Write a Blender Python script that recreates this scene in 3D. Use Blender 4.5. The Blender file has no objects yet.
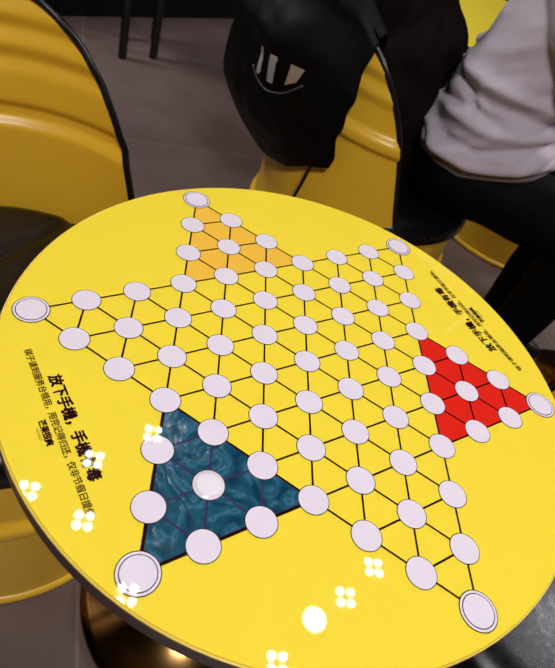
import bpy, bmesh, math, random
from mathutils import Vector, Matrix, noise
sc = bpy.context.scene
col = sc.collection
random.seed(7)
R = math.radians
PI = math.pi

# ------------------------------------------------------------------ camera
cam_d = bpy.data.cameras.new('camera')
cam = bpy.data.objects.new('camera', cam_d)
col.objects.link(cam)
rt = (0.9001998704106805, 0.34021251356165294, 0.27183752303288816)
dn = (0.4310217349103924, -0.6070149450677569, -0.667647452252477)
fw = (-0.06213257879268519, 0.7181840307890801, -0.6930737627209101)
M4 = Matrix(((rt[0], -dn[0], -fw[0], 0.0), (rt[1], -dn[1], -fw[1], -0.5284),
             (rt[2], -dn[2], -fw[2], 1.28), (0, 0, 0, 1)))
cam.matrix_world = M4
cam_d.sensor_width = 36.0
cam_d.lens = 618.54 / 668 * 36.0
cam_d.clip_start = 0.02
cam_d.dof.use_dof = True
cam_d.dof.focus_distance = 0.72
cam_d.dof.aperture_fstop = 11.0
sc.camera = cam

# ------------------------------------------------------------------ world, lights, exposure
w = bpy.data.worlds.new('world')
sc.world = w
w.use_nodes = True
w.node_tree.nodes['Background'].inputs[0].default_value = (0.9, 0.88, 1, 1)
w.node_tree.nodes['Background'].inputs[1].default_value = 0.05
sc.view_settings.view_transform = 'Standard'
sc.view_settings.look = 'None'
sc.view_settings.gamma = 1
sc.view_settings.use_curve_mapping = False
sc.view_settings.exposure = 0.0

def area_light(loc, energy, size, color=(1, .95, .9), target=None):
    d = bpy.data.lights.new('added_light', 'AREA')  # added lights without fixtures, kept out of the tabletop's mirror view
    d.energy = energy; d.shape = 'DISK'; d.size = size; d.color = color
    o = bpy.data.objects.new('added_light', d)
    o.location = loc
    if target is not None:
        v = Vector(target) - Vector(loc)
        o.rotation_euler = v.to_track_quat('-Z', 'Y').to_euler()
    col.objects.link(o)
    return o
area_light((0.4, -1.45, 2.85), 66, 0.6, (1, .95, .97), (-.05, 1.0, .4))  # added fill from behind the camera for chair fronts and sweatshirt
area_light((1.80, 1.22, 2.85), 28, 0.36, (.97, .94, 1))  # added where the lower right seat mirrors it as a highlight
area_light((-2.5, 1.3, 2.85), 52, 0.8, (1, .95, .95))  # added side fill for the sweatshirt back and middle chair
area_light((2.3, 2.9, 2.85), 50, 0.8, (1, .95, .95))  # added fill to brighten the far table and floor

# ------------------------------------------------------------------ materials
def lin(c):
    out = []
    for v in c[:3]:
        v = v / 255.0
        out.append(v / 12.92 if v <= .04045 else ((v + .055) / 1.055) ** 2.4)
    return (*out, 1)

def mat(name, rgb, rough=.5, metal=0.0, coat=0.0, bump=0.0, bscale=60, var=0.0, vscale=8, spec=.5, sheen=0.0, rvar=0.0, emit=None, es=0):
    m = bpy.data.materials.new(name); m.use_nodes = True
    nt = m.node_tree; b = nt.nodes['Principled BSDF']
    b.inputs['Base Color'].default_value = lin(rgb)
    b.inputs['Roughness'].default_value = rough
    b.inputs['Metallic'].default_value = metal
    b.inputs['Coat Weight'].default_value = coat
    b.inputs['Coat Roughness'].default_value = .04
    b.inputs['Specular IOR Level'].default_value = spec
    b.inputs['Sheen Weight'].default_value = sheen
    tc = nt.nodes.new('ShaderNodeTexCoord')
    if var > 0 or rvar > 0:
        n = nt.nodes.new('ShaderNodeTexNoise'); n.inputs['Scale'].default_value = vscale; n.inputs['Detail'].default_value = 5
        nt.links.new(tc.outputs['Object'], n.inputs['Vector'])
        if var > 0:
            hs = nt.nodes.new('ShaderNodeMix'); hs.data_type = 'RGBA'
            a = lin(rgb)
            hs.inputs[6].default_value = tuple(max(0, x * (1 - var)) for x in a[:3]) + (1,)
            hs.inputs[7].default_value = tuple(min(1, x * (1 + var)) for x in a[:3]) + (1,)
            nt.links.new(n.outputs['Fac'], hs.inputs[0])
            nt.links.new(hs.outputs[2], b.inputs['Base Color'])
        if rvar > 0:
            mr = nt.nodes.new('ShaderNodeMapRange')
            mr.inputs[1].default_value = .3; mr.inputs[2].default_value = .7
            mr.inputs[3].default_value = max(.02, rough - rvar); mr.inputs[4].default_value = rough + rvar
            nt.links.new(n.outputs['Fac'], mr.inputs[0]); nt.links.new(mr.outputs[0], b.inputs['Roughness'])
    if bump > 0:
        n2 = nt.nodes.new('ShaderNodeTexNoise'); n2.inputs['Scale'].default_value = bscale; n2.inputs['Detail'].default_value = 4
        nt.links.new(tc.outputs['Object'], n2.inputs['Vector'])
        bp = nt.nodes.new('ShaderNodeBump'); bp.inputs['Strength'].default_value = bump; bp.inputs['Distance'].default_value = .004
        nt.links.new(n2.outputs['Fac'], bp.inputs['Height']); nt.links.new(bp.outputs['Normal'], b.inputs['Normal'])
    if emit is not None:
        b.inputs['Emission Color'].default_value = (*emit, 1); b.inputs['Emission Strength'].default_value = es
    return m

TOPR = dict(rough=.025, spec=.5)
m_top = mat('yellow laminate', (252, 226, 66), **TOPR)
m_line = mat('dark print', (42, 14, 12), **TOPR)
m_spot = mat('white print', (236, 226, 238), **TOPR)
m_red = mat('red print', (228, 40, 28), **TOPR)
m_orange = mat('orange print', (250, 198, 72), **TOPR)
m_text = mat('black print', (40, 12, 20), **TOPR)
m_text2 = mat('brown print', (66, 40, 14), **TOPR)
m_edge = mat('brown edge band', (92, 70, 68), rough=.35, var=.1)
m_bead = mat('pale gold edge bead', (240, 208, 92), rough=.25)
m_brass = mat('polished brass', (112, 84, 48), rough=.16, metal=1.0, var=.15, vscale=20)
m_drum = mat('yellow drum paint', (243, 194, 52), rough=.33, var=.05, vscale=5, bump=.02, bscale=15)
m_rub = mat('black rubber trim', (14, 13, 15), rough=.3)
m_leather = mat('black leather', (14, 12, 15), rough=.3, bump=.06, bscale=420, rvar=.05, vscale=90, spec=.35)
m_coat = mat('black nylon', (4, 3, 4), rough=.55, bump=.15, bscale=60, spec=.16)
m_coat2 = mat('dark brown cloth', (17, 10, 8), rough=.85, bump=.2, bscale=90, spec=.15, var=.4, vscale=12)
m_sweat = mat('grey fleece', (200, 190, 202), rough=.95, bump=.5, bscale=420, spec=.1, sheen=.25, var=.07, vscale=60)
m_rib = mat('grey rib knit', (156, 144, 150), rough=.95, bump=.4, bscale=300, spec=.1)
m_shirt = mat('white cotton', (205, 200, 198), rough=.9, bump=.2, bscale=200)
m_trous = mat('black trousers', (4, 4, 5), rough=.7, bump=.2, bscale=120, spec=.1)
m_skin = mat('skin', (205, 160, 135), rough=.5, bump=.05, bscale=200)
m_hair = mat('black hair', (18, 13, 12), rough=.4, bump=.4, bscale=100)
m_shoe = mat('black shoe', (14, 14, 15), rough=.4)
m_sole = mat('white sole', (190, 190, 190), rough=.6)
m_dark = mat('black painted wood', (6, 5, 6), rough=.6, spec=.2)
m_leg = mat('black metal', (8, 8, 9), rough=.4)
m_wall = mat('dark wall', (46, 42, 44), rough=.9, var=.1)
m_ceil = mat('dark ceiling', (38, 36, 38), rough=.9)
m_label = mat('white label print', (190, 185, 180), rough=.7)
m_label2 = mat('beige label patch', (165, 145, 120), rough=.7, bump=.3, bscale=300)
m_trim = mat('grey cord', (50, 48, 52), rough=.5)
m_house = mat('lamp housing', (30, 30, 32), rough=.4)
m_lens = mat('lamp lens', (255, 255, 255), rough=.3, emit=(1, .96, .88), es=60)
m_lens2 = mat('lamp bulb', (255, 255, 255), rough=.3, emit=(1, .96, .88), es=60)
m_rivet = mat('blue glint metal', (90, 110, 235), rough=.2, metal=1.0)  # a blue LED glint is put into the rivet's base colour
m_piece = mat('white plastic', (240, 234, 240), rough=.25)
m_eye = mat('dark eye', (25, 18, 15), rough=.2)

# teal printed corner: marbled, glossy and wavy, pale lavender highlights painted into the ramp
def teal_material():
    m = bpy.data.materials.new('marbled teal with painted highlights'); m.use_nodes = True
    nt = m.node_tree; b = nt.nodes['Principled BSDF']
    tc = nt.nodes.new('ShaderNodeTexCoord')
    n = nt.nodes.new('ShaderNodeTexNoise'); n.inputs['Scale'].default_value = 28; n.inputs['Detail'].default_value = 1.6; n.inputs['Distortion'].default_value = 2.6
    nt.links.new(tc.outputs['Object'], n.inputs['Vector'])
    cr = nt.nodes.new('ShaderNodeValToRGB')
    e = cr.color_ramp.elements
    e[0].position = .30; e[0].color = lin((16, 56, 76))
    e[1].position = .52; e[1].color = lin((32, 86, 108))
    for p, c in ((.60, (62, 108, 136)), (.63, (34, 86, 106)), (.69, (46, 96, 118)), (.72, (140, 162, 196)), (.76, (48, 100, 124))):
        x = e.new(p); x.color = lin(c)
    nt.links.new(n.outputs['Fac'], cr.inputs['Fac'])
    nt.links.new(cr.outputs['Color'], b.inputs['Base Color'])
    bp = nt.nodes.new('ShaderNodeBump'); bp.inputs['Strength'].default_value = .35; bp.inputs['Distance'].default_value = .003
    nt.links.new(n.outputs['Fac'], bp.inputs['Height']); nt.links.new(bp.outputs['Normal'], b.inputs['Normal'])
    b.inputs['Roughness'].default_value = .14
    return m
m_teal = teal_material()
m_tealline = mat('purple line print', (62, 52, 84), **TOPR)

def floor_material():
    m = bpy.data.materials.new('grey floor tile'); m.use_nodes = True
    nt = m.node_tree; b = nt.nodes['Principled BSDF']
    tc = nt.nodes.new('ShaderNodeTexCoord')
    mp = nt.nodes.new('ShaderNodeMapping'); mp.inputs['Rotation'].default_value = (0, 0, R(57.5)); mp.inputs['Location'].default_value = (.1, .23, 0)
    nt.links.new(tc.outputs['Object'], mp.inputs['Vector'])
    br = nt.nodes.new('ShaderNodeTexBrick')
    br.offset = 0.0; br.inputs['Scale'].default_value = 1.0
    br.inputs['Brick Width'].default_value = .8; br.inputs['Row Height'].default_value = .8
    br.inputs['Mortar Size'].default_value = .003
    br.inputs['Color1'].default_value = lin((116, 99, 94)); br.inputs['Color2'].default_value = lin((113, 96, 92)); br.inputs['Mortar'].default_value = lin((136, 119, 114))
    nt.links.new(mp.outputs['Vector'], br.inputs['Vector'])
    n = nt.nodes.new('ShaderNodeTexNoise'); n.inputs['Scale'].default_value = 6; n.inputs['Detail'].default_value = 6
    nt.links.new(tc.outputs['Object'], n.inputs['Vector'])
    mx = nt.nodes.new('ShaderNodeMix'); mx.data_type = 'RGBA'; mx.blend_type = 'MULTIPLY'; mx.inputs[0].default_value = .5
    cr = nt.nodes.new('ShaderNodeValToRGB'); cr.color_ramp.elements[0].position = .3; cr.color_ramp.elements[0].color = (.55, .55, .55, 1); cr.color_ramp.elements[1].position = .7
    nt.links.new(n.outputs['Fac'], cr.inputs['Fac'])
    nt.links.new(br.outputs['Color'], mx.inputs[6]); nt.links.new(cr.outputs['Color'], mx.inputs[7])
    nt.links.new(mx.outputs[2], b.inputs['Base Color'])
    b.inputs['Roughness'].default_value = .42
    return m
m_floor = floor_material()

# ------------------------------------------------------------------ helpers
def link_mesh(name, bm, m, parent=None, smooth=True, loc=None):
    me = bpy.data.meshes.new(name)
    bmesh.ops.recalc_face_normals(bm, faces=bm.faces[:])
    bm.to_mesh(me); bm.free()
    return link_me(name, me, m, parent, smooth, loc)

def link_me(name, me, m, parent=None, smooth=True, loc=None):
    if m is not None:
        for x in (m if isinstance(m, (list, tuple)) else [m]):
            me.materials.append(x)
    if smooth:
        me.polygons.foreach_set('use_smooth', [True] * len(me.polygons))
    o = bpy.data.objects.new(name, me); col.objects.link(o)
    if parent is not None: o.parent = parent
    if loc is not None: o.location = loc
    return o

def tag(o, label, cat, group=None):
    o['label'] = label; o['category'] = cat
    if group: o['group'] = group
    return o

def thing(name, label, cat, loc=(0, 0, 0), rz=0, group=None):
    o = bpy.data.objects.new(name, None); col.objects.link(o)
    o.location = loc; o.rotation_euler = (0, 0, rz); o.empty_display_size = .1
    return tag(o, label, cat, group)

def copy_tree(o, parent=None):
    c = o.copy(); col.objects.link(c)
    if parent is not None: c.parent = parent
    for ch in list(o.children): copy_tree(ch, c)
    return c

def box(bm, lo, hi, mi=0):
    vs = [bm.verts.new((x, y, z)) for x in (lo[0], hi[0]) for y in (lo[1], hi[1]) for z in (lo[2], hi[2])]
    for f in ((0, 1, 3, 2), (4, 6, 7, 5), (0, 4, 5, 1), (2, 3, 7, 6), (0, 2, 6, 4), (1, 5, 7, 3)):
        bm.faces.new([vs[i] for i in f]).material_index = mi

def lathe(bm, prof, n=64, c=(0, 0, 0), mi=0):
    rings = []
    for r, z in prof:
        if r < 1e-6: rings.append([bm.verts.new((c[0], c[1], c[2] + z))])
        else: rings.append([bm.verts.new((c[0] + r * math.cos(2 * PI * i / n), c[1] + r * math.sin(2 * PI * i / n), c[2] + z)) for i in range(n)])
    for a, b in zip(rings[:-1], rings[1:]):
        for i in range(n):
            j = (i + 1) % n
            if len(a) == 1 and len(b) == 1: continue
            if len(a) == 1: f = bm.faces.new((a[0], b[i], b[j]))
            elif len(b) == 1: f = bm.faces.new((a[i], b[0], a[j]))
            else: f = bm.faces.new((a[i], b[i], b[j], a[j]))
            f.material_index = mi

def tube(bm, pts, r, n=10, cap=True):
    pts = [Vector(p) for p in pts]
    rs = r if isinstance(r, (list, tuple)) else [r] * len(pts)
    prev = None; rings = []
    for i, p in enumerate(pts):
        t = (pts[min(i + 1, len(pts) - 1)] - pts[max(i - 1, 0)]).normalized()
        if prev is None:
            u = t.cross(Vector((0, 0, 1)))
            if u.length < .1: u = t.cross(Vector((1, 0, 0)))
        else: u = prev - t * prev.dot(t)
        u.normalize(); prev = u
        v = t.cross(u)
        rings.append([bm.verts.new(p + rs[i] * (math.cos(2 * PI * k / n) * u + math.sin(2 * PI * k / n) * v)) for k in range(n)])
    for a, b in zip(rings[:-1], rings[1:]):
        for k in range(n):
            bm.faces.new((a[k], a[(k + 1) % n], b[(k + 1) % n], b[k]))
    if cap:
        bm.faces.new(rings[0][::-1]); bm.faces.new(rings[-1])

def capsule(bm, a, b, ra, rb, n=16):
    a = Vector(a); b = Vector(b); d = b - a; L = d.length
    q = d.to_track_quat('Z', 'Y').to_matrix() if L > 1e-6 else Matrix.Identity(3)
    prof = []
    for i in range(7): t = -PI / 2 + i * PI / 12; prof.append((ra * math.cos(t), ra * math.sin(t)))
    for i in range(7): t = i * PI / 12; prof.append((rb * math.cos(t), L + rb * math.sin(t)))
    st = len(bm.verts)
    prof[0] = (0, -ra); prof[-1] = (0, L + rb)
    tmp = bmesh.new(); lathe(tmp, prof, n)
    mp = [bm.verts.new(a + q @ v.co) for v in tmp.verts]
    tmp.verts.index_update()
    for f in tmp.faces: bm.faces.new([mp[v.index] for v in f.verts])
    tmp.free()

def chain(bm, pts, rs):
    for i in range(len(pts) - 1): capsule(bm, pts[i], pts[i + 1], rs[i], rs[i + 1])

def ellipsoid(bm, c, s, rot=None, n=20):
    tmp = bmesh.new(); bmesh.ops.create_uvsphere(tmp, u_segments=n, v_segments=n // 2 + 2, radius=1)
    mp = []
    for v in tmp.verts:
        p = Vector((v.co.x * s[0], v.co.y * s[1], v.co.z * s[2]))
        if rot is not None: p = rot @ p
        mp.append(bm.verts.new(Vector(c) + p))
    tmp.verts.index_update()
    for f in tmp.faces: bm.faces.new([mp[v.index] for v in f.verts])
    tmp.free()

def fuse(bm, voxel, smooth=6):
    """one continuous skin out of overlapping volumes"""
    me = bpy.data.meshes.new('fuse'); bmesh.ops.recalc_face_normals(bm, faces=bm.faces[:]); bm.to_mesh(me); bm.free()
    o = bpy.data.objects.new('fuse', me); col.objects.link(o)
    md = o.modifiers.new('r', 'REMESH'); md.mode = 'VOXEL'; md.voxel_size = voxel; md.use_smooth_shade = True
    if smooth:
        s = o.modifiers.new('s', 'SMOOTH'); s.iterations = smooth; s.factor = .5
    dg = bpy.context.evaluated_depsgraph_get(); dg.update()
    out = bpy.data.meshes.new_from_object(o.evaluated_get(dg))
    bpy.data.objects.remove(o); bpy.data.meshes.remove(me)
    out.materials.clear()
    return out

def smoothstep(a, b, x):
    t = min(1, max(0, (x - a) / (b - a))); return t * t * (3 - 2 * t)

def interp(tab, x):
    if x <= tab[0][0]: return tab[0][1]
    for (x0, y0), (x1, y1) in zip(tab[:-1], tab[1:]):
        if x <= x1:
            t = (x - x0) / (x1 - x0); return y0 + (y1 - y0) * t
    return tab[-1][1]

# ------------------------------------------------------------------ the room
def struct(name, lo, hi, m):
    bm = bmesh.new(); box(bm, lo, hi)
    o = link_mesh(name, bm, m, smooth=False); o['kind'] = 'structure'; return o
struct('floor', (-4, -3, -.1), (4, 5, 0), m_floor)
struct('ceiling', (-4, -3, 2.9), (4, 5, 3.0), m_ceil)
struct('wall_left', (-4.1, -3, 0), (-4, 5, 2.9), m_wall)
struct('wall_right', (4, -3, 0), (4.1, 5, 2.9), m_wall)
struct('wall_back', (-4, 5, 0), (4, 5.1, 2.9), m_wall)
struct('wall_front', (-4, -3.1, 0), (4, -3, 2.9), m_wall)

# ------------------------------------------------------------------ tables
TT = .32; ROT = 140.8
def P2(r, a): return Vector((r * math.cos(R(a)), r * math.sin(R(a))))
def poly(bm, pts, z, mi):
    f = bm.faces.new([bm.verts.new((p[0], p[1], z)) for p in pts]); f.material_index = mi
    if f.normal.z < 0 or (f.normal_update() or f.normal.z < 0): f.normal_flip()
def disc(bm, c, r, z, mi, n=40): poly(bm, [(c[0] + r * math.cos(2 * PI * i / n), c[1] + r * math.sin(2 * PI * i / n)) for i in range(n)], z, mi)
def bar(bm, a, b, wd, z, mi):
    d = (b - a).normalized(); nn = Vector((-d.y, d.x)) * wd / 2
    poly(bm, [a + nn, b + nn, b - nn, a - nn], z, mi)

def table_parts(root, with_board):
    H = .75; RT = .348
    bm = bmesh.new()
    lathe(bm, [(0, H - .022), (RT - .0008, H - .022), (RT - .0008, H - .001), (RT - .0016, H), (0, H)], 128)
    if with_board:
        dd = TT / (3 * math.sqrt(3))
        a = P2(dd, ROT - 30); b = P2(dd, ROT + 30)
        nodes = {}
        for q in range(-6, 7):
            for r in range(-6, 7):
                c3 = (q, r, -q - r)
                if all(v >= -3 for v in c3) or all(v <= 3 for v in c3): nodes[(q, r)] = a * q + b * r
        tc = {k: P2(TT, ROT - 60 * k) for k in range(6)}
        teal_c = sum((P2(TT, ROT - 240), P2(TT / math.sqrt(3), ROT - 210), P2(TT / math.sqrt(3), ROT - 270)), Vector((0, 0))) / 3
        for (q, r), p in nodes.items():
            for dq, dr in ((1, 0), (0, 1), (1, -1)):
                o = nodes.get((q + dq, r + dr))
                if o is None: continue
                mid = (p + o) / 2
                intl = (mid - teal_c).length < TT / 3 / math.sqrt(3) * .99 * 1.0 and (mid - teal_c).length < .06
                bar(bm, p, o, .0022, H + .00030, 3 if intl else 1)
        # heavier outline round the teal corner
        t4 = tc[4]; c1 = P2(TT / math.sqrt(3), ROT - 210); c2 = P2(TT / math.sqrt(3), ROT - 270)
        bar(bm, t4, c1, .0034, H + .00034, 1); bar(bm, t4, c2, .0034, H + .00034, 1); bar(bm, c1, c2, .0024, H + .00034, 1)
        for p in nodes.values():
            tip = any((p - t).length < .001 for t in tc.values())
            if tip:
                disc(bm, p, .0201, H + .0005, 1); disc(bm, p, .0192, H + .0007, 2)
                disc(bm, p, .0168, H + .0009, 1); disc(bm, p, .0159, H + .0011, 2)
            else:
                disc(bm, p, .0167, H + .0005, 1); disc(bm, p, .0159, H + .0007, 2)
    me = bpy.data.meshes.new('tabletop'); bm.to_mesh(me); bm.free()
    top = link_me('tabletop', me, [m_top, m_line, m_spot, m_tealline], root, smooth=False)
    if with_board:
        def corner(k):
            return [P2(TT, ROT - 60 * k), P2(TT / math.sqrt(3), ROT - 60 * k - 30), P2(TT / math.sqrt(3), ROT - 60 * k + 30)]
        for k, m, nm in ((0, m_orange, 'orange_triangle'), (2, m_red, 'red_triangle'), (4, m_teal, 'teal_triangle')):
            b2 = bmesh.new(); poly(b2, corner(k), H + .00015, 0)
            o = link_mesh(nm, b2, m, top, smooth=False)
            o['label'] = {0: 'pale orange printed star corner', 2: 'plain red printed star corner', 4: 'wavy marbled teal printed star corner'}[k]
    bm = bmesh.new()
    lathe(bm, [(RT - .0008, H - .004), (RT - .0007, H - .0012), (RT + .0002, H - .001), (RT + .001, H - .0018), (RT + .001, H - .003)], 128, mi=1)
    lathe(bm, [(RT + .001, H - .003), (RT, H - .005), (RT, H - .027), (RT - .002, H - .030), (RT - .012, H - .030), (RT - .012, H - .0221)], 128, mi=0)
    link_mesh('edge_band', bm, [m_edge, m_bead], root)
    bm = bmesh.new()
    lathe(bm, [(0, H - .04), (.13, H - .04), (.13, H - .0225), (.035, H - .0225), (0, H - .0225)], 48)
    link_mesh('mounting_plate', bm, m_leg, root)
    bm = bmesh.new()
    lathe(bm, [(.036, H - .04), (.036, .14)], 40)
    link_mesh('column', bm, m_brass, root)
    bm = bmesh.new()
    lathe(bm, [(0, .002), (.222, .002), (.226, .006), (.226, .014), (.222, .018), (.21, .021), (.17, .028), (.12, .042), (.08, .065), (.055, .10), (.042, .14), (.036, .17), (.034, .17), (0, .16)], 96)
    link_mesh('base', bm, m_brass, root)
    return top

def text_mesh(parts):
    """several lines of lettering -> one flat mesh"""
    bm = bmesh.new()
    for body, size, x, y, off, mi, spacing in parts:
        cu = bpy.data.curves.new('t', 'FONT'); cu.body = body; cu.size = size; cu.align_x = 'CENTER'; cu.align_y = 'CENTER'
        cu.space_character = spacing; cu.resolution_u = 3
        o = bpy.data.objects.new('t', cu); col.objects.link(o)
        dg = bpy.context.evaluated_depsgraph_get(); dg.update()
        me = bpy.data.meshes.new_from_object(o.evaluated_get(dg))
        me.transform(Matrix.Translation((x, y, 0)))
        n0 = len(bm.faces)
        for kx in ((-1, 0, 1) if off else (0,)):
            for ky in ((-1, 0, 1) if off else (0,)):
                m2 = me.copy(); m2.transform(Matrix.Translation((kx * off, ky * off, .00001 * (kx + 3 * ky)))); bm.from_mesh(m2)
                bpy.data.meshes.remove(m2)
        bm.faces.ensure_lookup_table()
        for f in bm.faces[n0:]: f.material_index = mi
        bpy.data.objects.remove(o); bpy.data.curves.remove(cu)
    return bm

table = thing('game_table', 'round yellow table printed with a six pointed star board, nearest the camera', 'table')
top = table_parts(table, True)
for k in range(2):
    bm = text_mesh([('放下手機，手機有毒', .0146, 0, .0, .0005, 0, .97),
                    ('棋子请到服务台领用，用完记得归还，仅非节假日提供。', .0086, 0, -.0150, 0.00016, 1, .96),
                    ('芒果很爽', .0082, 0, -.0262, .0003, 0, .85),
                    ('MANGO', .0034, 0, -.0325, 0.0, 1, 1.1)])
    o = link_mesh('lettering', bm, [m_text, m_text2], top, smooth=False)
    n = P2(.2815, 230.8 + 180 * k)
    o.location = (n.x, n.y, .7504)
    o.rotation_euler = (0, 0, R(230.8 + 180 * k + 90))
    o['label'] = 'printed Chinese lettering by the near left rim' if k == 0 else 'printed Chinese lettering by the far right rim, upside down'

t2 = thing('round_table', 'yellow round table at the right edge, in front of the person in grey', 'table', (.84, 1.10, 0)); table_parts(t2, False)
t3 = thing('round_table', 'yellow round table behind the seated person, at the top of the picture', 'table', (.06, 1.79, 0)); table_parts(t3, False)

# white counter lying on the middle spot of the teal corner
bm = bmesh.new()
lathe(bm, [(0, 0), (.0154, 0), (.0158, .0003), (.0154, .0007), (.0128, .0010), (.0124, .0018), (.0118, .0021), (0, .0021)], 40)
tc4 = (P2(TT, ROT - 240) + P2(TT / math.sqrt(3), ROT - 210) + P2(TT / math.sqrt(3), ROT - 270)) / 3
tag(link_mesh('game_counter', bm, m_piece, None, True, (tc4.x, tc4.y, .7508)), 'white round counter on the middle spot of the teal star corner', 'game piece')

# ------------------------------------------------------------------ drum chairs
HT = [(0, .90), (48, .90), (60, .873), (70, .84), (76, .81), (81, .775), (86, .74), (90, .70), (95, .65), (98, .60), (101, .545), (105, .48), (109, .44), (180, .435)]
def rimH(phi): return sum(interp(HT, abs(abs(phi) + d)) for d in (-6, -3, 0, 3, 6)) / 5
def drumR(z):
    r = .287
    for z0, hw, h in ((.29, .024, .014), (.674, .024, .014)):
        t = abs(z - z0) / hw
        if t < 1: r += h * min(1, (1 - t) * 1.6)
    if .748 < z < .892:
        t = (z - .748) / .048
        r += .0075 * min(1, max(0, 1.2 * (1 - abs(((t % 1) - .5) * 2)) - .1 + .0))
    return r

def make_chair():
    root = thing('drum_chair', '', 'chair')
    bm = bmesh.new(); n = 180; rows = 180
    g = []
    for i in range(n):
        ph = 360 * i / n - 180
        H = rimH(ph); ca = math.cos(R(180 + ph)); sa = math.sin(R(180 + ph))
        c_ = []
        for j in range(rows + 1):
            z = min(H, .006 + .9 * j / rows)
            if j == rows: z = H
            c_.append(bm.verts.new((drumR(z) * ca, drumR(z) * sa, z)))
        g.append(c_)
    for i in range(n):
        for j in range(rows):
            bm.faces.new((g[i][j], g[(i + 1) % n][j], g[(i + 1) % n][j + 1], g[i][j + 1]))
    bmesh.ops.remove_doubles(bm, verts=bm.verts[:], dist=.0004)
    o = link_mesh('drum_body', bm, m_drum, root)
    md = o.modifiers.new('t', 'SOLIDIFY'); md.thickness = .003; md.offset = 0
    # trim along the cut edge
    bm = bmesh.new()
    pts = []
    for k in range(-112, 113, 2):
        z = rimH(k); a = R(180 + k); q = .288 + .35 * (drumR(z) - .287); pts.append((q * math.cos(a), q * math.sin(a), z))
    tube(bm, pts, .0062, 10)
    link_mesh('edge_trim', bm, m_rub, root)
    # front and bottom beads
    bm = bmesh.new()
    tube(bm, [(.290 * math.cos(R(180 + k)), .290 * math.sin(R(180 + k)), .436) for k in range(112, 249, 3)], .007, 8)
    link_mesh('front_rim', bm, m_drum, root)
    bm = bmesh.new()
    lathe(bm, [(.284, .0), (.293, .0), (.297, .006), (.297, .012), (.293, .018), (.286, .02)], 96)
    link_mesh('base_rim', bm, m_drum, root)
    bm = bmesh.new()
    lathe(bm, [(0, .405), (.2835, .405), (.2835, .40), (0, .40)], 64)
    link_mesh('seat_board', bm, m_dark, root)
    # leather cushion with a cross seam
    bm = bmesh.new()
    prof = [(0, .41), (.268, .41), (.276, .42), (.279, .445), (.276, .475), (.266, .494), (.25, .503)]
    prof += [(.25 - .0125 * k, .503 + .010 * math.sin(PI / 2 * min(1, k / 14))) for k in range(1, 20)] + [(0, .513)]
    lathe(bm, prof, 96)
    for v in bm.verts:
        if v.co.z > .48:
            d = abs(v.co.x + .065)
            v.co.z -= .009 * math.exp(-(d / .010) ** 2)
    for v in bm.verts:
        rr = math.hypot(v.co.x, v.co.y)
        if rr > .2:
            k = 1 + .085 * smoothstep(-.02, .10, v.co.x) * smoothstep(.2, .27, rr)
            if rr * k > .281:
                v.co.x *= k; v.co.y *= k; v.co.z = max(v.co.z, .446 + .0)
    link_mesh('seat_cushion', bm, m_leather, root)
    return root

CH = [(-.49, .06, -7, 'yellow drum chair with a bare ridged back at the left edge'),
      (-.075, 1.07, 10, 'yellow drum chair with a black coat hung over its back'),
      (.53, .13, 191, 'yellow drum chair with a shiny black seat at the lower right corner'),
      (.50, 1.97, 184, 'yellow drum chair on the far side, only its base seen past the black trousers')]
chair0 = make_chair()
for i, (x, y, a, lb) in enumerate(CH):
    c = chair0 if i == 0 else copy_tree(chair0)
    c.location = (x, y, 0); c.rotation_euler = (0, 0, R(a)); c['label'] = lb; c['group'] = 'yellow drum chairs'

# ------------------------------------------------------------------ coat over the chair back
CX, CY = -.075, 1.07
coat = thing('coat', 'black padded coat draped over the back of the middle drum chair', 'coat', (CX, CY, .45))
ANG0, ANG1 = -103.0, -262.0
def coat_pt(u, s):
    """u 0..1 round the back from the near edge, s 0 outer hem .. 1 inner hem"""
    world = ANG0 + (ANG1 - ANG0) * u
    phi = world - 190 + 360          # relative to the chair back (facing 10 degrees)
    phi = (phi + 180) % 360 - 180
    H = rimH(phi)
    e = min(1, u / .16); e2 = min(1, (1 - u) / .12)
    puff = math.sin(min(1, u / .45) * PI / 2) * min(1, e2 * 1.2)
    zb = interp([(0, .585), (.06, .56), (.13, .52), (.30, .475), (.6, .47), (1, .50)], u)
    zin = .55
    if s < .62:
        t = s / .62
        z = zb + (H + .012 - zb) * t
        r = .303 + .012 + (.130 * puff) * math.sin(min(1, t / .42) * PI / 2) * (1 - .75 * smoothstep(.68, 1.0, t))
        r += .012 * (1 - puff) * math.sin(PI * t)
    elif s < .74:
        t = (s - .62) / .12
        z = H + .012 + (.02 + .03 * puff) * math.sin(PI * t)
        r = (.315 + .020 * puff) * (1 - t) + .262 * t
    else:
        t = (s - .74) / .26
        z = (H + .012) + (zin - H - .012) * t
        r = .262 - .02 * math.sin(PI * t)
    ca = R(world)
    p = Vector((r * math.cos(ca), r * math.sin(ca), z))
    q = p * 9
    f = noise.noise(q) * .5 + noise.noise(q * 2.3 + Vector((5, 1, 2))) * .3
    amp = .016 * puff + .003
    if s > .74: amp *= .3
    fold = .007 * puff * math.sin(world * .16 + 4 * p.z + 2 * f)
    k = (amp * f + fold) * min(1, s / .05)
    if .62 <= s <= .74: p.z += abs(f) * .04 * puff; k = abs(k) * (1 if s < .68 else -.5)
    p += Vector((math.cos(ca), math.sin(ca), 0)) * k
    rr = math.hypot(p.x, p.y)
    if s < .66 and rr < .307: p.x *= .307 / rr; p.y *= .307 / rr
    if s > .72 and rr > .268: p.x *= .268 / rr; p.y *= .268 / rr
    edge = .010 * noise.noise(Vector((s * 9, u * 3, 0)))
    p.x += edge * (1 - e) * -math.sin(ca) ; p.y += edge * (1 - e) * math.cos(ca)
    p.z -= .45
    return p
bm = bmesh.new(); NU, NS = 150, 120
gg = [[bm.verts.new(coat_pt(i / NU, j / NS)) for j in range(NS + 1)] for i in range(NU + 1)]
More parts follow.
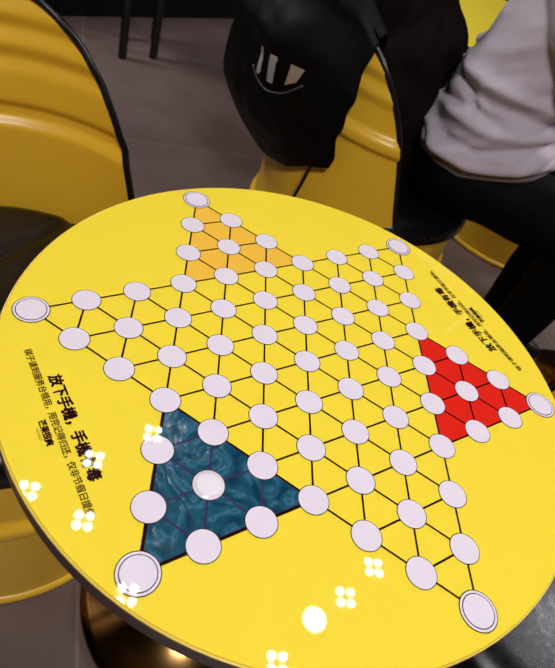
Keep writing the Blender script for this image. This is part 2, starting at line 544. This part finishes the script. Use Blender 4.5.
for i in range(NU):
    for j in range(NS): bm.faces.new((gg[i][j], gg[i + 1][j], gg[i + 1][j + 1], gg[i][j + 1]))
body = link_mesh('coat_body', bm, m_coat, coat)
md = body.modifiers.new('t', 'SOLIDIFY'); md.thickness = .006; md.offset = 1
def coat_surf(u, s, off=.004):
    p = coat_pt(u, s); du = coat_pt(u + .004, s) - coat_pt(u - .004, s); ds = coat_pt(u, s + .004) - coat_pt(u, s - .004)
    nn = ds.cross(du).normalized()
    if nn.dot(Vector((p.x, p.y, 0))) < 0: nn = -nn
    return p + nn * off
def coat_patch(bm, quad, nu=4, ns=6, off=.011):
    q = [[None] * (ns + 1) for _ in range(nu + 1)]
    (u0, s0), (u1, s1), (u2, s2), (u3, s3) = quad
    for i in range(nu + 1):
        for j in range(ns + 1):
            a = i / nu; b = j / ns
            u = (u0 * (1 - a) + u1 * a) * (1 - b) + (u3 * (1 - a) + u2 * a) * b
            s = (s0 * (1 - a) + s1 * a) * (1 - b) + (s3 * (1 - a) + s2 * a) * b
            q[i][j] = bm.verts.new(coat_surf(u, s, off))
    for i in range(nu):
        for j in range(ns): bm.faces.new((q[i][j], q[i + 1][j], q[i + 1][j + 1], q[i][j + 1]))
LU, LS = .215, .315      # where the printed label sits
for q, du in ((0, 0), (1, -.035)):
    bm = bmesh.new()
    for k in range(14):
        s0 = LS + .0065 * k - .004 * q
        wv = (.010, .014)[q] + .003 * ((k * 7) % 5) / 5
        coat_patch(bm, [(LU + du, s0), (LU + du - wv, s0), (LU + du - wv, s0 + .0052), (LU + du, s0 + .0052)], 1, 1)
    link_mesh('printed_strip', bm, m_label, coat, smooth=False)['label'] = ('outer strip of tiny white print', 'inner strip of tiny white print')[q]
bm = bmesh.new()
coat_patch(bm, [(LU - .078, LS + .085), (LU - .106, LS + .085), (LU - .098, LS + .035), (LU - .078, LS + .012)])
link_mesh('patch', bm, m_label2, coat)['label'] = 'beige cloth patch'
bm = bmesh.new()
tube(bm, [coat_surf(LU + .012 - .125 * t, LS + .06 * (2 * t - 1) ** 2 - .045 + .02 * t, .013) for t in [k / 24 for k in range(25)]], .0025, 6)
link_mesh('pocket_piping', bm, m_trim, coat)
bm = bmesh.new()
pA = coat_surf(.05, .01, .006)
tube(bm, [pA, pA + Vector((-.004, -.012, -.04)), pA + Vector((-.012, -.008, -.09)), pA + Vector((-.02, -.004, -.135))], [.0042, .004, .0038, .003], 8)
link_mesh('drawcord', bm, m_coat, coat)

# ------------------------------------------------------------------ dark bundle between chair back and person
bm = bmesh.new()
for c, s in (((-.165, 1.075, .70), (.105, .15, .21)), ((-.155, 1.06, .90), (.105, .145, .13)), ((-.175, 1.13, .60), (.10, .13, .10)), ((-.13, 1.02, .79), (.10, .12, .11)), ((-.20, 1.05, .99), (.085, .12, .075)), ((-.095, 1.07, .69), (.085, .16, .17)), ((-.085, 1.07, .815), (.105, .15, .11)), ((-.065, 1.07, .70), (.082, .16, .15))):
    ellipsoid(bm, c, s)
me = fuse(bm, .012, 6)
for v in me.vertices:
    p = v.co; d = Vector((p.x + .16, p.y - 1.07, 0)).normalized()
    f = math.sin(42 * math.atan2(d.y, d.x) * .35 + 6 * noise.noise(p * 6)) * .008 + noise.noise(p * 14) * .010
    v.co = p + d * f
    if v.co.z < .518: v.co.z = .518
bund = link_me('folded_coat', me, m_coat2, None)
tag(bund, 'dark brown coat bundled upright between the chair back and the person in grey', 'coat')

# ------------------------------------------------------------------ the seated person in grey
PY = 1.07
per = thing('person', 'person in a grey sweatshirt and black trousers sitting with their back to the camera', 'person', (.12, PY, 0))
def L(p): return Vector((p[0] - .12, p[1] - PY, p[2]))
bm = bmesh.new()
def ch(pts, rs): chain(bm, [L(p) for p in pts], rs)
ch([(.13, PY, .60), (.14, PY, .75), (.17, PY, .92), (.20, PY, 1.05)], [.10, .095, .11, .10])
for sgn in (-1, 1):
    ch([(.13, PY + .08 * sgn, .60), (.48, PY + .112 * sgn, .585), (.485, PY + .115 * sgn, .56)], [.075, .055, .05])
    ch([(.487, PY + .115 * sgn, .57), (.48, PY + .115 * sgn, .32), (.475, PY + .115 * sgn, .09)], [.05, .042, .032])
    ch([(.476, PY + .115 * sgn, .075), (.60, PY + .122 * sgn, .052)], [.03, .024])
    # arm, hand and fingers
    ch([(.19, PY + .15 * sgn, 1.06), (.21, PY + .185 * sgn, 1.04), (.40, PY + .205 * sgn, .855), (.60, PY + .11 * sgn, .805)], [.06, .055, .04, .028])
    hb = Vector((.60, PY + .11 * sgn, .805)); d = Vector((.86, -.5 * sgn, -.06)).normalized(); sd = Vector((.5 * sgn, .86, 0)).normalized() * sgn
    palm = hb + d * .07
    ch([hb, palm], [.026, .024]); ch([hb + sd * .018, palm + sd * .025], [.017, .015]); ch([hb - sd * .018, palm - sd * .025], [.017, .015])
    for k, ln in enumerate((.062, .072, .068, .052)):
        b0 = palm + sd * (.027 - .018 * k)
        b1 = b0 + d * ln * .55 + Vector((0, 0, .006)); b2 = b0 + d * ln + Vector((0, 0, -.010))
        ch([b0, b1, b2], [.0095, .0085, .007])
    t0 = hb + d * .02 + sd * .02
    ch([t0, t0 + sd * .03 + d * .025, t0 + sd * .035 + d * .055], [.012, .010, .008])
# neck and head, looking down to the table
ch([(.20, PY, 1.06), (.235, PY, 1.17), (.25, PY, 1.24)], [.07, .055, .054])
rot = Matrix.Rotation(R(18), 3, 'Y')
HC = Vector((.28, PY, 1.31))
ellipsoid(bm, L(HC), (.098, .077, .112), rot)
def hp(x, y, z): return L(HC + rot @ Vector((x, y, z)))
ellipsoid(bm, hp(.045, 0, -.07), (.055, .05, .05), rot)
ellipsoid(bm, hp(.100, 0, -.022), (.018, .013, .024), rot)          # nose
ellipsoid(bm, hp(.086, 0, -.063), (.014, .026, .007), rot)          # lips
ellipsoid(bm, hp(.086, 0, -.073), (.013, .022, .007), rot)
ellipsoid(bm, hp(.088, 0, .022), (.015, .05, .010), rot)            # brow
for sgn in (-1, 1): ellipsoid(bm, hp(-.002, .078 * sgn, -.02), (.020, .009, .032), rot)
me = fuse(bm, .0065, 3)
bodyo = link_me('body', me, m_skin, per)
for sgn in (-1, 1):
    bm = bmesh.new(); ellipsoid(bm, hp(.084, .032 * sgn, .003), (.010, .014, .008), rot); link_mesh('eye', bm, m_eye, per)
bm = bmesh.new()
ellipsoid(bm, hp(-.010, 0, .042), (.104, .090, .095), rot)
ellipsoid(bm, hp(-.055, 0, -.05), (.062, .082, .09), rot)
chain(bm, [hp(-.07, 0, -.08), L((.155, PY, 1.15)), L((.115, PY - .02, 1.06)), L((.088, PY - .035, .99))], [.05, .04, .026, .006])
link_me('hair', fuse(bm, .008, 3), m_hair, per)

# sweatshirt
SEC = [(.560, .172, .136, .172), (.585, .168, .144, .180), (.61, .160, .156, .190), (.645, .150, .158, .198), (.70, .142, .146, .194), (.76, .140, .142, .190), (.84, .146, .134, .190),
       (.97, .172, .122, .200), (1.05, .195, .108, .195), (1.10, .212, .094, .165), (1.14, .225, .078, .115), (1.18, .236, .064, .070)]
def torso(z0, z1, grow, nz, capit=True, bmx=None, na=72):
    rings = []
    for j in range(nz + 1):
        z = z0 + (z1 - z0) * j / nz
        cx = interp([(s[0], s[1]) for s in SEC], z); a = interp([(s[0], s[2]) for s in SEC], z) + grow; b = interp([(s[0], s[3]) for s in SEC], z) + grow
        ring = []
        for i in range(na):
            t = 2 * PI * i / na
            c, s = math.cos(t), math.sin(t)
            x = cx + a * math.copysign(abs(c) ** .82, c); y = PY + b * math.copysign(abs(s) ** .82, s)
            wgt = 1 - smoothstep(.60, .86, z)
            zz = z + .34 * (x - .05) * wgt * (1 if x > .05 else .2) + .030 * wgt * abs(s) - .012 * wgt * (1 - abs(s)) * (1 if c < 0 else 0)
            ring.append(bmx.verts.new(L((x + .018, y, zz))))
        rings.append(ring)
    for r0, r1 in zip(rings[:-1], rings[1:]):
        for i in range(na): bmx.faces.new((r0[i], r0[(i + 1) % na], r1[(i + 1) % na], r1[i]))
    if capit:
        bmx.faces.new(rings[0][::-1]); bmx.faces.new(rings[-1])
bm = bmesh.new(); torso(.606, 1.175, .005, 40, True, bm)
for sgn in (-1, 1):
    ch2 = [(.185, PY + .15 * sgn, 1.055), (.215, PY + .195 * sgn, 1.02), (.30, PY + .212 * sgn, .94), (.395, PY + .215 * sgn, .868), (.50, PY + .17 * sgn, .840), (.585, PY + .12 * sgn, .822)]
    chain(bm, [L(p) for p in ch2], [.075, .078, .074, .066, .056, .046])
me = fuse(bm, .0065, 8)
FOLDS = [(.013, .014, [(.045, .844), (.14, .849), (.257, .845)]), (-.012, .013, [(.062, .815), (.145, .814), (.268, .808)]),
         (-.014, .010, [(.0, .756), (.05, .778), (.088, .789)]), (-.011, .010, [(.005, .85), (.087, .791), (.153, .785)]),
         (.014, .013, [(.0, .74), (.012, .70), (.047, .668), (.136, .672), (.241, .704), (.309, .763)]),
         (-.010, .010, [(.058, .700), (.145, .714), (.262, .764)]), (.010, .013, [(.047, .755), (.143, .757), (.269, .786)])]
def seg_d(x, z, pl):
    best = 9
    for (x0, z0), (x1, z1) in zip(pl[:-1], pl[1:]):
        dx, dz = x1 - x0, z1 - z0
        t = min(1, max(0, ((x - x0) * dx + (z - z0) * dz) / (dx * dx + dz * dz)))
        best = min(best, math.hypot(x - x0 - t * dx, z - z0 - t * dz))
    return best
def folds(p):
    if abs(p.y - PY) < .01: return 0
    return sum(A * math.exp(-(seg_d(p.x, p.z, pl) / w_) ** 2) for A, w_, pl in FOLDS)
def wrinkle(p):
    x, y, z = p
    wz = 1 - smoothstep(.78, 1.0, z)
    q = Vector((x * 4 + y * 3, y * 5 - x * 2, z * 12 - (x - .1) * 8))
    n1 = noise.noise(q); n2 = noise.noise(q * 1.9 + Vector((3, 7, 1)))
    rid = (1 - abs(n1) * 2.6) * .020 + (1 - abs(n2) * 2.2) * .007
    return (rid - .009) * (.25 + .75 * wz) + .006 * noise.noise(Vector((x, y, z)) * 9)
nrm = [v.normal.copy() for v in me.vertices]
for v, nn in zip(me.vertices, nrm):
    p = v.co + Vector((.12, PY, 0))
    fade = smoothstep(0, .02, v.co.z + .12 - .60 + .10)
    v.co = v.co + nn * (.55 * wrinkle(p) + folds(p))
link_me('sweatshirt', me, m_sweat, per)
bm = bmesh.new(); torso(.580, .640, -.002, 8, False, bm)
o = link_mesh('hem_band', bm, m_rib, per)
md = o.modifiers.new('t', 'SOLIDIFY'); md.thickness = .006; md.offset = 1
o['label'] = 'ribbed hem of the sweatshirt'
for sgn in (-1, 1):
    bm = bmesh.new(); chain(bm, [L((.575, PY + .126 * sgn, .820)), L((.61, PY + .106 * sgn, .812))], [.042, .036])
    link_mesh('cuff', bm, m_rib, per)
# trousers
bm = bmesh.new()
ellipsoid(bm, L((.13, PY, .605)), (.135, .17, .085))
for sgn in (-1, 1):
    chain(bm, [L((.12, PY + .085 * sgn, .600)), L((.35, PY + .105 * sgn, .600)), L((.49, PY + .115 * sgn, .585))], [.098, .090, .078])
    chain(bm, [L((.49, PY + .115 * sgn, .58)), L((.48, PY + .115 * sgn, .32)), L((.475, PY + .115 * sgn, .11))], [.078, .066, .056])
me = fuse(bm, .010, 5)
for v in me.vertices:
    p = v.co; v.co = p + v.normal * (.006 * noise.noise(Vector((p.x * 12, p.y * 12, p.z * 12))))
    if v.co.z < .518 and v.co.x + .12 < .22: v.co.z = .518
link_me('trousers', me, m_trous, per)
bm = bmesh.new(); ellipsoid(bm, L((.205, PY - .178, .585)), (.006, .004, .006))
link_mesh('pocket_rivet', bm, m_rivet, per)['label'] = 'small rivet coloured as a blue glint'
for sgn in (-1, 1):
    bm = bmesh.new()
    chain(bm, [L((.475, PY + .115 * sgn, .09)), L((.48, PY + .115 * sgn, .065)), L((.60, PY + .125 * sgn, .052)), L((.65, PY + .128 * sgn, .045))], [.048, .046, .042, .034])
    me = fuse(bm, .008, 3)
    for v in me.vertices:
        if v.co.z < .022: v.co.z = .022
    sh = link_me('shoe', me, m_shoe, per)
    bm = bmesh.new()
    pts = [(-.05, -.036), (.0, -.040), (.08, -.041), (.15, -.038), (.19, -.022), (.20, 0), (.19, .022), (.15, .038), (.08, .041), (0, .040), (-.05, .036), (-.06, 0)]
    lo = [bm.verts.new(L((.48 + a, PY + .12 * sgn + b, .0015))) for a, b in pts]; hi = [bm.verts.new(L((.48 + a, PY + .12 * sgn + b, .024))) for a, b in pts]
    bm.faces.new(lo[::-1]); bm.faces.new(hi)
    for i in range(len(pts)): bm.faces.new((lo[i], lo[(i + 1) % len(pts)], hi[(i + 1) % len(pts)], hi[i]))
    link_mesh('sole', bm, m_dark, sh, smooth=False)

# ------------------------------------------------------------------ far left: black counter and a stool with round legs
dirv = Vector((.452, .706, 0)).normalized(); nv = Vector((-dirv.y, dirv.x, 0))
cnt = thing('counter', 'long black counter front across the top left of the picture', 'counter', (-1.55, 2.36, 0), math.atan2(dirv.y, dirv.x))
bm = bmesh.new(); box(bm, (-1.3, -.0, .0), (2.3, .55, .86))
link_mesh('counter_body', bm, m_dark, cnt, smooth=False)
bm = bmesh.new(); box(bm, (-1.33, -.03, .86), (2.33, .58, .90))
link_mesh('counter_top', bm, m_dark, cnt, smooth=False)
stl = thing('bar_stool', 'black stool with thin round legs in front of the black counter', 'stool', (-1.28, 2.03, 0))
lp = [(-1.328, 1.967), (-1.240, 2.091), (-1.425, 2.150), (-1.335, 2.278)]
lp = [(x, y) for x, y in lp]
for x, y in lp:
    bm = bmesh.new(); lathe(bm, [(0, 0), (.017, 0), (.0185, .004), (.0185, .60), (0, .60)], 20, (x + 1.28, y - 2.03, 0))
    link_mesh('leg', bm, m_leg, stl)
ctr = Vector((sum(p[0] for p in lp) / 4 + 1.28, sum(p[1] for p in lp) / 4 - 2.03, 0))
bm = bmesh.new(); lathe(bm, [(0, .595), (.17, .595), (.18, .605), (.18, .635), (.165, .65), (0, .655)], 48, ctr)
link_mesh('seat', bm, m_leather, stl)

# ------------------------------------------------------------------ ceiling lamps (seen mirrored in the table top)
def grid_lamp(x, y, label, s=.68, rz=20):
    t = thing('ceiling_spotlight', label, 'lamp', (x, y, 2.9), R(rz), 'ceiling spotlights mirrored in the table')
    bm = bmesh.new(); box(bm, (-.075 * s, -.075 * s, -.03), (.075 * s, .075 * s, 0)); link_mesh('housing', bm, m_house, t, smooth=False)
    for a in (-1, 1):
        for b in (-1, 1):
            bm = bmesh.new(); lathe(bm, [(0, -.034), (.025 * s, -.034), (.025 * s, -.0301), (0, -.0301)], 20, (.036 * s * a, .036 * s * b, 0))
            link_mesh('lens', bm, m_lens, t, smooth=False)
for x, y, lb in ((.705, 1.062, 'four-lens ceiling spotlight mirrored below the teal star corner, right one'),
                 (.616, .861, 'four-lens ceiling spotlight mirrored beside the round glow'),
                 (-.706, .91, 'four-lens ceiling spotlight mirrored over the big lettering'),
                 (-.862, .636, 'four-lens ceiling spotlight mirrored at the left rim'),
                 (-.58, .629, 'four-lens ceiling spotlight mirrored below the small lettering'),
                 (-.253, .436, 'four-lens ceiling spotlight mirrored beside the double-ringed near tip'),
                 (-.54, 1.181, 'four-lens ceiling spotlight mirrored at the left spots of the teal corner'),
                 (.42, .471, 'four-lens ceiling spotlight mirrored at the near rim')):
    grid_lamp(x, y, lb)
t = thing('ceiling_lamp', 'round ceiling lamp mirrored as the big glow on the yellow table', 'lamp', (.512, .704, 2.9))
bm = bmesh.new(); lathe(bm, [(0, 0), (.065, 0), (.065, -.03), (.056, -.034), (.052, -.034)], 40); link_mesh('housing', bm, m_house, t)
bm = bmesh.new(); lathe(bm, [(.051, -.033), (.045, -.045), (.03, -.053), (0, -.056)], 32); link_mesh('bulb', bm, m_lens2, t)
